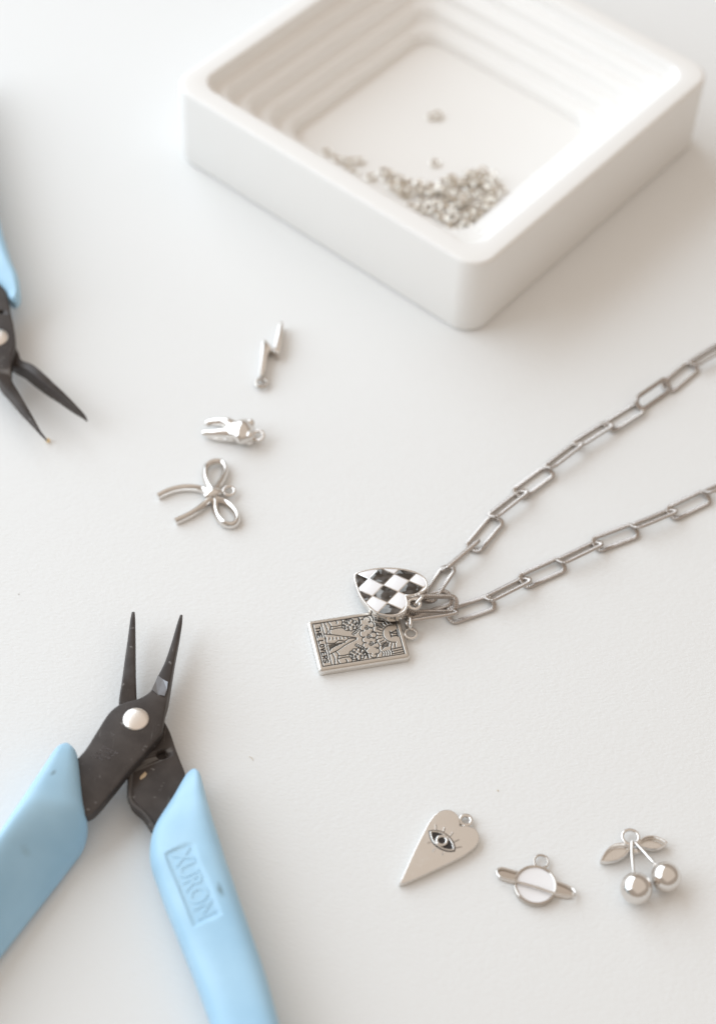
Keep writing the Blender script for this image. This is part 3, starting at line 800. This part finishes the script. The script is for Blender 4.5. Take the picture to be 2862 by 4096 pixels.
def build_tooth():
    C_ = np.array(D['toothC']); c = C_[1]
    t = thing('tooth_charm', 'silver molar tooth charm with two long roots pointing left', 'charm', (c[0], c[1], 0), 'loose silver charms')
    vf = [ball((c[0] - .1, c[1], 2.55), (2.5, 3.4, 2.45), 32, 20), ball((c[0] - 1.3, c[1] + .2, 2.4), (2.4, 2.6, 2.0), 24, 16)]
    for dx, dy, dz in ((1.6, 1.9, .85), (1.75, -1.8, .85), (1.6, 1.8, -.9), (1.7, -1.8, -.9)):
        vf.append(ball((c[0] + dx, c[1] + dy, 2.5 + dz), (1.1, 1.2, 1.15), 20, 14))
    for k, r0 in (('toothR1', 1.55), ('toothR2', 1.5), ('toothR3', 1.2)):
        P_ = catmull(D[k], 26)
        for i, q in enumerate(P_):
            r = r0 * (1 - .48 * (i / 25) ** 1.3)
            vf.append(ball((q[0], q[1], max(q[2], r + .05)), r, 14, 10))
    V, F = merge(*vf)
    o = part('body', V, F, SILVER, t)
    md = o.modifiers.new('r', 'REMESH'); md.mode = 'VOXEL'; md.voxel_size = .13 * MM
    s = o.modifiers.new('s', 'SMOOTH'); s.iterations = 22; s.factor = .5
    dg = bpy.context.evaluated_depsgraph_get()
    me = bpy.data.meshes.new_from_object(o.evaluated_get(dg))
    o.modifiers.clear(); o.data = me
    me.polygons.foreach_set('use_smooth', [True] * len(me.polygons))
    lp = D['toothloop'][0]
    part('hanging_loop', *ring((lp[0] + .1, lp[1], 2.3), 1.2, .45, (-.25, -.35, 1)), SILVER, t)
build_tooth()

# ------------------------------------------------------------------ the engraved card charm
def arc(cx, cy, r, a0, a1, n=14, ry=None):
    ry = r if ry is None else ry
    t = np.radians(np.linspace(a0, a1, n))
    return np.stack([cx + r * np.cos(t), cy + ry * np.sin(t)], -1)

GLYPH = {  # stroke letters in a unit box
    'T': [[(0, 1), (1, 1)], [(.5, 1), (.5, 0)]], 'H': [[(0, 0), (0, 1)], [(1, 0), (1, 1)], [(0, .5), (1, .5)]],
    'E': [[(1, 0), (0, 0), (0, 1), (1, 1)], [(0, .5), (.8, .5)]], 'L': [[(0, 1), (0, 0), (1, 0)]],
    'O': [[(.5 + .5 * math.cos(a), .5 + .5 * math.sin(a)) for a in np.linspace(0, 2 * math.pi, 15)]],
    'V': [[(0, 1), (.5, 0), (1, 1)]], 'I': [[(.5, 0), (.5, 1)]],
    'R': [[(0, 0), (0, 1), (.7, 1), (1, .86), (1, .62), (.7, .5), (0, .5)], [(.55, .5), (1, 0)]],
    'S': [[(1, .85), (.75, 1), (.25, 1), (0, .82), (.05, .6), (.95, .4), (1, .18), (.75, 0), (.25, 0), (0, .15)]]}
def letters(s, x, y, w, h, gap):
    out = []
    for ch in s:
        if ch == ' ': x += w * .75; continue
        ww = w * (.3 if ch == 'I' else 1)
        for st in GLYPH[ch]: out.append([(x + a * ww, y + b * h) for a, b in st])
        x += ww + gap
    return out

def card_strokes(Wd, Ht):
    S = []
    m = 1.05
    S.append([(m, m), (Wd - m, m), (Wd - m, Ht - m), (m, Ht - m), (m, m)])
    S.append([(m, 2.95), (Wd - m, 2.95)])
    bold = letters('THE LOVERS', 2.05, 1.45, .64, 1.0, .36)
    bold += letters('VI', 5.9, Ht - 2.75, .85, 1.25, .3)
    bold += [[(5.7, Ht - 1.42), (7.5, Ht - 1.42)], [(5.9, Ht - 2.85), (7.4, Ht - 2.85)]]
    cx, cy = 6.55, Ht - 2.2
    S.append(arc(cx, cy, 2.3, 180, 360, 28))                       # sun disc and rays
    for k in range(13):
        a = math.radians(186 + 168 * k / 12); r1 = 4.3 if k % 2 else 3.7
        pts = []
        for q in np.linspace(2.6, r1, 5): pts.append((cx + q * math.cos(a) + .09 * math.sin(q * 5), cy + q * math.sin(a)))
        S.append(pts)
    for x in (1.6, 2.2, 2.8): S.append([(x, Ht - 1.2), (x - .1 + .12 * x, Ht - 3.4)])
    for x in (10.3, 10.9, 11.5): S.append([(x, Ht - 1.2), (x + .15, Ht - 3.6)])
    # bank of cloud under the sun
    for (x, y, r, a0, a1) in ((2.2, 12.6, .9, 20, 250), (3.5, 13.1, .9, -10, 190), (4.8, 12.7, .8, 0, 180), (6.1, 13.0, .95, 0, 180), (7.6, 12.8, .85, -10, 190), (8.9, 13.1, .85, 0, 180), (10.2, 12.8, .9, -20, 180), (11.2, 12.2, .7, -90, 120),
                              (2.6, 11.6, .8, 150, 330), (4.0, 11.5, .8, 180, 350), (5.5, 11.3, .9, 170, 360), (7.1, 11.4, .8, 180, 360), (8.6, 11.2, .85, 180, 360), (10.0, 11.5, .8, 190, 380)):
        S.append(arc(x, y, r, a0, a1, 14))
    for x, y in ((4.1, 12.2), (6.4, 12.1), (8.3, 12.2)):           # curls
        t = np.linspace(0, 3.6 * math.pi / 1.2, 26)
        S.append(np.stack([x + (.08 + .055 * t) * np.cos(t), y + (.08 + .055 * t) * np.sin(t)], -1))
    # hill in the middle and winding ground
    S.append(catmull([(4.0, 3.0), (4.6, 5.0), (5.3, 6.8), (6.3, 9.6), (7.0, 8.2), (7.7, 6.6), (8.5, 5.2), (9.3, 3.0)], 30))
    S.append(catmull([(6.3, 9.4), (6.1, 8.0), (6.6, 7.0), (6.2, 5.8), (6.7, 4.6), (6.4, 3.0)], 24))
    S.append(catmull([(m, 4.4), (2.4, 4.8), (3.6, 4.2), (4.4, 4.4)], 16))
    S.append(catmull([(8.8, 4.4), (9.8, 4.9), (11, 4.4), (Wd - m, 4.7)], 16))
    S.append(catmull([(m, 3.6), (3.2, 3.9), (4.2, 3.5)], 12)); S.append(catmull([(9.1, 3.6), (10.4, 3.9), (Wd - m, 3.6)], 12))
    # a fruit tree on either side
    for sx in (2.75, 10.35):
        S.append(catmull([(sx - .35, 4.7), (sx - .22, 6.0), (sx - .4, 7.3)], 12)); S.append(catmull([(sx + .4, 4.7), (sx + .25, 6.0), (sx + .42, 7.3)], 12))
        for k in range(9):
            a = 2 * math.pi * k / 9
            S.append(arc(sx + 1.0 * math.cos(a), 8.9 + 1.25 * math.sin(a), .55, math.degrees(a) - 100, math.degrees(a) + 100, 10))
        for dx, dy in ((0, 0), (.55, .6), (-.5, .7), (-.55, -.5), (.5, -.55), (0, 1.2), (.05, -1.15)):
            S.append(arc(sx + dx, 8.9 + dy, .2, 0, 360, 9))
    for k in range(5):
        S.append(arc(4.0 + .28 * k, 10.6 - .35 * k, .32, 200, 380, 7)); S.append(arc(9.2 - .28 * k, 10.6 - .35 * k, .32, 160, 340, 7))
    for y in (6.0, 7.2, 8.2): S.append(catmull([(m, y), (1.5, y + .3), (1.9, y + .1)], 8)); S.append(catmull([(Wd - m, y), (Wd - 1.5, y + .35), (Wd - 1.9, y + .1)], 8))
    for k in range(4):
        S.append(catmull([(3.0 + k * .5, 14.2 + .2 * (k % 2)), (3.5 + k * .35, 14.9), (3.6 + k * .3, 15.8)], 8)); S.append(catmull([(10.1 - k * .5, 14.2 + .2 * (k % 2)), (9.6 - k * .35, 14.9), (9.5 - k * .3, 15.8)], 8))
    for k in range(7):                                             # hatching on the hill, sky and trunks
        S.append(catmull([(5.0 + .12 * k, 3.2 + .75 * k), (5.6 + .07 * k, 3.0 + .8 * k)], 4))
    for k in range(5): S.append([(7.0 + .34 * k, 3.3), (6.85 + .22 * k, 7.0 - .8 * k)])
    for k in range(6): S.append(arc(1.3 + .25 * k, 10.9 + .12 * (k % 2), .2, 0, 180, 6)); S.append(arc(10.3 + .25 * k, 10.7 + .12 * (k % 2), .2, 0, 180, 6))
    for k in range(5): S.append(catmull([(1.3, 13.9 + .55 * k), (2.0, 14.2 + .5 * k), (2.6, 14.0 + .5 * k)], 8)); S.append(catmull([(11.8, 13.9 + .55 * k), (11.1, 14.2 + .5 * k), (10.6, 14.0 + .5 * k)], 8))
    return S, bold

def build_card():
    c0, c1, c2, c3 = [np.array(q) for q in D['card']]
    X = (c1 - c0); Wd = np.linalg.norm(X); X /= Wd
    Y = (c2 - c1); Ht = np.linalg.norm(Y); Y /= Ht
    cen = (c0 + c2) / 2
    t = thing('card_charm', 'rectangular antique silver card charm engraved THE LOVERS', 'charm', (cen[0], cen[1], 0), 'charms on the necklace')
    def W3(q, z): return np.c_[c0 + q[:, :1] * X + q[:, 1:2] * Y, z]
    def rr(x0, y0, x1, y1, r, n=6):
        o = []
        for cx, cy, a in ((x1 - r, y1 - r, 0), (x0 + r, y1 - r, 90), (x0 + r, y0 + r, 180), (x1 - r, y0 + r, 270)):
            for k in range(n + 1):
                th = math.radians(a + 90 * k / n); o.append((cx + r * math.cos(th), cy + r * math.sin(th)))
        return np.array(o)
    V, F = extrude(rr(0, 0, Wd, Ht, .8), .02, 1.72, .2, 3)
    part('plate', W3(V[:, :2], V[:, 2]), F, SILVER_SOFT, t)
    # engraved face: a fine relief grid with the lines sunk into it
    g = .065; e0 = .12
    xs = np.arange(e0, Wd - e0 + 1e-6, g); ys = np.arange(e0, Ht - e0 + 1e-6, g)
    GX, GY = np.meshgrid(xs, ys); dist = np.full(GX.shape, 9.0)
    def stroke(pl, off):
        pl = np.asarray(pl, float)
        for a, b in zip(pl[:-1], pl[1:]):
            lo = np.minimum(a, b) - .5; hi = np.maximum(a, b) + .5
            i0, i1 = np.searchsorted(xs, [lo[0], hi[0]]); j0, j1 = np.searchsorted(ys, [lo[1], hi[1]])
            if i1 <= i0 or j1 <= j0: continue
            px, py = GX[j0:j1, i0:i1] - a[0], GY[j0:j1, i0:i1] - a[1]
            dv = b - a; L2 = max(dv @ dv, 1e-9)
            tt = np.clip((px * dv[0] + py * dv[1]) / L2, 0, 1)
            dd = np.hypot(px - tt * dv[0], py - tt * dv[1]) - off
            dist[j0:j1, i0:i1] = np.minimum(dist[j0:j1, i0:i1], dd)
    S, bold = card_strokes(Wd, Ht)
    for s in S: stroke(s, .075)
    for s in bold: stroke(s, .11)
    gr = 1 - np.clip((dist + .02) / .10, 0, 1); gr = gr * gr * (3 - 2 * gr)
    edge = np.minimum(np.minimum(GX - e0, Wd - e0 - GX), np.minimum(GY - e0, Ht - e0 - GY))
    # rounded corners of the face
    kx = np.maximum(np.maximum(.8 - GX, GX - (Wd - .8)), 0); ky = np.maximum(np.maximum(.8 - GY, GY - (Ht - .8)), 0)
    edge = np.where((kx > 0) & (ky > 0), np.minimum(edge, .8 - e0 - np.hypot(kx, ky)), edge)
    fall = np.clip(1 - edge / .38, 0, 1.6)
    Z = 2.0 - .17 * gr - .30 * fall ** 2 + .006 * rng.normal(size=GX.shape)
    Z = np.where(edge < 0, 1.55, Z)
    inner = (GX > 1.05) & (GX < Wd - 1.05) & (GY > 1.05) & (GY < Ht - 1.05)
    Z = Z - .05 * inner
    ny, nx = GX.shape
    V = W3(np.c_[GX.ravel(), GY.ravel()], Z.ravel())
    idx = np.arange(nx * ny).reshape(ny, nx)
    F = np.stack([idx[:-1, :-1], idx[:-1, 1:], idx[1:, 1:], idx[1:, :-1]], -1).reshape(-1, 4).tolist()
    f = part('engraved_face', V, F, ENGRAVED, t, angle=80)
    at = f.data.attributes.new('groove', 'FLOAT', 'POINT'); at.data.foreach_set('value', gr.ravel().astype(np.float32))
    loop3(D['cardloop'], 1.0, t, mat=SILVER_SOFT)
    a, b = np.array(D['cardjump'][0]), np.array(D['cardjump'][1])
    c = (a + b) / 2; ax = (b - a) / np.linalg.norm(b - a); nr = np.cross(ax, (0, 0, 1)); nr = nr / np.linalg.norm(nr) + np.array([0, -.15, .25])
    part('jump_ring', *ring(c + np.array([0, .1, .15]), 1.25, .34, nr), SILVER, t)
build_card()

# ------------------------------------------------------------------ the checkered heart charm
def clip(poly, quad):
    out = [np.array(q) for q in poly]; quad = ccw(quad)
    for i in range(len(quad)):
        a, b = quad[i], quad[(i + 1) % len(quad)]; e = b - a
        sd = lambda q: e[0] * (q[1] - a[1]) - e[1] * (q[0] - a[0])
        src, out = out, []
        for k in range(len(src)):
            p, q = src[k - 1], src[k]; sp, sq = sd(p), sd(q)
            if sp * sq < 0: out.append(p + (q - p) * sp / (sp - sq))
            if sq >= 0: out.append(q)
        if len(out) < 3: return None
    cl = [out[0]]
    for q in out[1:]:
        if np.linalg.norm(q - cl[-1]) > .04: cl.append(q)
    if np.linalg.norm(cl[0] - cl[-1]) < .04: cl.pop()
    return np.array(cl) if len(cl) >= 3 else None

def build_checker():
    K = D['ck']; o = np.array(K['o']); ex, ey, n = [np.array(K[k]) for k in ('ex', 'ey', 'n')]
    t = thing('checkered_heart_charm', 'silver heart charm with black and white enamel checks lying on the card charm', 'charm', (o[0], o[1], 0), 'charms on the necklace')
    def W3(V): return o + V[:, :1] * ex + V[:, 1:2] * ey + V[:, 2:3] * n
    out = ccw(chaikin(K['out'], 2, keep=(14,)))
    V, F = extrude(out, -2.1, -.04, .28, 4)
    part('body', W3(V), F, SILVER, t, angle=35)
    V, F = sweep(np.c_[inset(out, .24), np.full(len(out), -.04)], circle(.22, .16, 8), closed=True)
    part('rim', W3(V), F, SILVER, t)
    nd = np.array(K['node']); ij = np.array([(0, 0), (-1, 0), (1, 0), (0, -1), (0, 1), (1, 1), (1, -1), (-1, -1)])
    co = np.linalg.lstsq(np.c_[ij, np.ones(8)], nd, rcond=None)[0]
    G = lambda i, j: np.array([i, j, 1.0]) @ co
    inn = inset(out, .40); gp = .032
    for i in range(-4, 4):
        for j in range(-4, 4):
            q = np.array([G(i + gp, j + gp), G(i + 1 - gp, j + gp), G(i + 1 - gp, j + 1 - gp), G(i + gp, j + 1 - gp)])
            p = clip(inn, q)
            if p is None or abs(area2(p)) < .25: continue
            V, F = extrude(p, -.15, .02, .05, 2)
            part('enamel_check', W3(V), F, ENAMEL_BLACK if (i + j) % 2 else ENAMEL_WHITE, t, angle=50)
    c = np.array(D['ckloop'][0])
    part('hanging_loop', *ring(c + np.array([.1, .35, .1]), 1.25, .42, (-.1, -.2, 1)), SILVER, t)
    j = np.array(D['ckjump'][0])
    part('jump_ring', *ring(j + np.array([.3, .1, .0]), 1.3, .36, (-.75, .45, .45)), SILVER, t)
build_checker()

# ------------------------------------------------------------------ the necklace
def link_mesh():
    Lh, Wh, rad = 5.75 - .45, 2.15 - .45, 1.25                        # to the middle of the band
    pts = []
    for cx, cy, a0 in ((1, 1, 0), (-1, 1, 90), (-1, -1, 180), (1, -1, 270)):
        for k in range(13):
            a = math.radians(a0 + 90 * k / 12)
            pts.append((cx * (Lh - rad) + rad * math.cos(a), cy * (Wh - rad) + rad * math.sin(a)))
    p = np.array(pts)
    cl = np.vstack([p, p[:1]]); s = np.r_[0, np.cumsum(np.linalg.norm(np.diff(cl, axis=0), axis=1))]
    pitch = .46; m = int(round(s[-1] / pitch)); n = m * 5
    q = np.linspace(0, s[-1], n, endpoint=False)
    P_ = np.c_[np.interp(q, s, cl[:, 0]), np.interp(q, s, cl[:, 1]), np.zeros(n)]
    T = np.roll(P_, -1, 0) - np.roll(P_, 1, 0); T /= np.linalg.norm(T, axis=1)[:, None]
    sd = np.cross((0, 0, 1), T)
    V = []
    for i in range(n):
        tooth = (0.0, .6, 1.0, 1.0, .6)[i % 5]
        h = .27 + .17 * tooth
        sec = [(.54, -.14), (.54, .14), (.43, h * .85), (.18, h), (-.18, h), (-.43, h * .85), (-.54, .14), (-.54, -.14), (-.43, -h * .85), (-.18, -h), (.18, -h), (.43, -h * .85)]
        for a, b in sec: V.append(P_[i] + sd[i] * a + np.array([0, 0, b]))
    k = 12; F = []
    for i in range(n):
        j = (i + 1) % n
        for a in range(k):
            b = (a + 1) % k
            F.append((i * k + a, i * k + b, j * k + b, j * k + a))
    return mesh_data('link', np.array(V), F, STEEL_CHAIN, angle=50)

def build_necklace():
    me = link_mesh()
    first = np.array(D['links'][10][0]); org = np.array([first[0], first[1], 0])
    t = thing('chain_necklace', 'silver paperclip link chain with ridged links running off the right edge', 'necklace', org)
    for a, b, roll in D['links']:
        a, b = Vector(a), Vector(b)
        x = (b - a).normalized(); up = Vector((0, 0, 1))
        s = up.cross(x).normalized(); u = x.cross(s)
        r = math.radians(roll)
        z = (u * math.cos(r) + s * math.sin(r)).normalized(); y = z.cross(x)
        c = (a + b) / 2
        zc = max(c.z if abs(c.z - 1.3) > .05 else 0, .42 + 1.72 * abs(math.sin(r)))
        M = Matrix((x, y, z)).transposed().to_4x4()
        M.translation = (Vector((c.x, c.y, zc)) - Vector(org)) * MM
        o = bpy.data.objects.new('link', me)
        scene.collection.objects.link(o)
        o.parent = t
        o.matrix_basis = M
build_necklace()

# ------------------------------------------------------------------ specks on the paper
def build_specks():
    (x, y) = D['specks'][0]
    V, F = ball((x, y, .12), (.10, .2, .08), 8, 6); solo('paper_speck', V, F, FIBRE, (x, y, 0), 'tiny tan speck on the paper above the eye heart charm', 'speck')
    (x, y) = D['specks'][1]
    P_ = catmull([(x - .6, y + .5, .08), (x - .1, y + .15, .25), (x + .35, y - .4, .08)], 10)
    V, F = sweep(P_, circle(.045, .045, 6)); solo('paper_fibre', V, F, FIBRE, (x, y, 0), 'thin curved tan fibre on the paper right of the near pliers', 'fibre')
    (x, y) = D['specks'][2]
    V, F = ball((x, y, .1), (.2, .09, .06), 8, 6); solo('dust_speck', V, F, DUST, (x, y, 0), 'small grey dust speck near the left picture edge', 'speck')
build_specks()
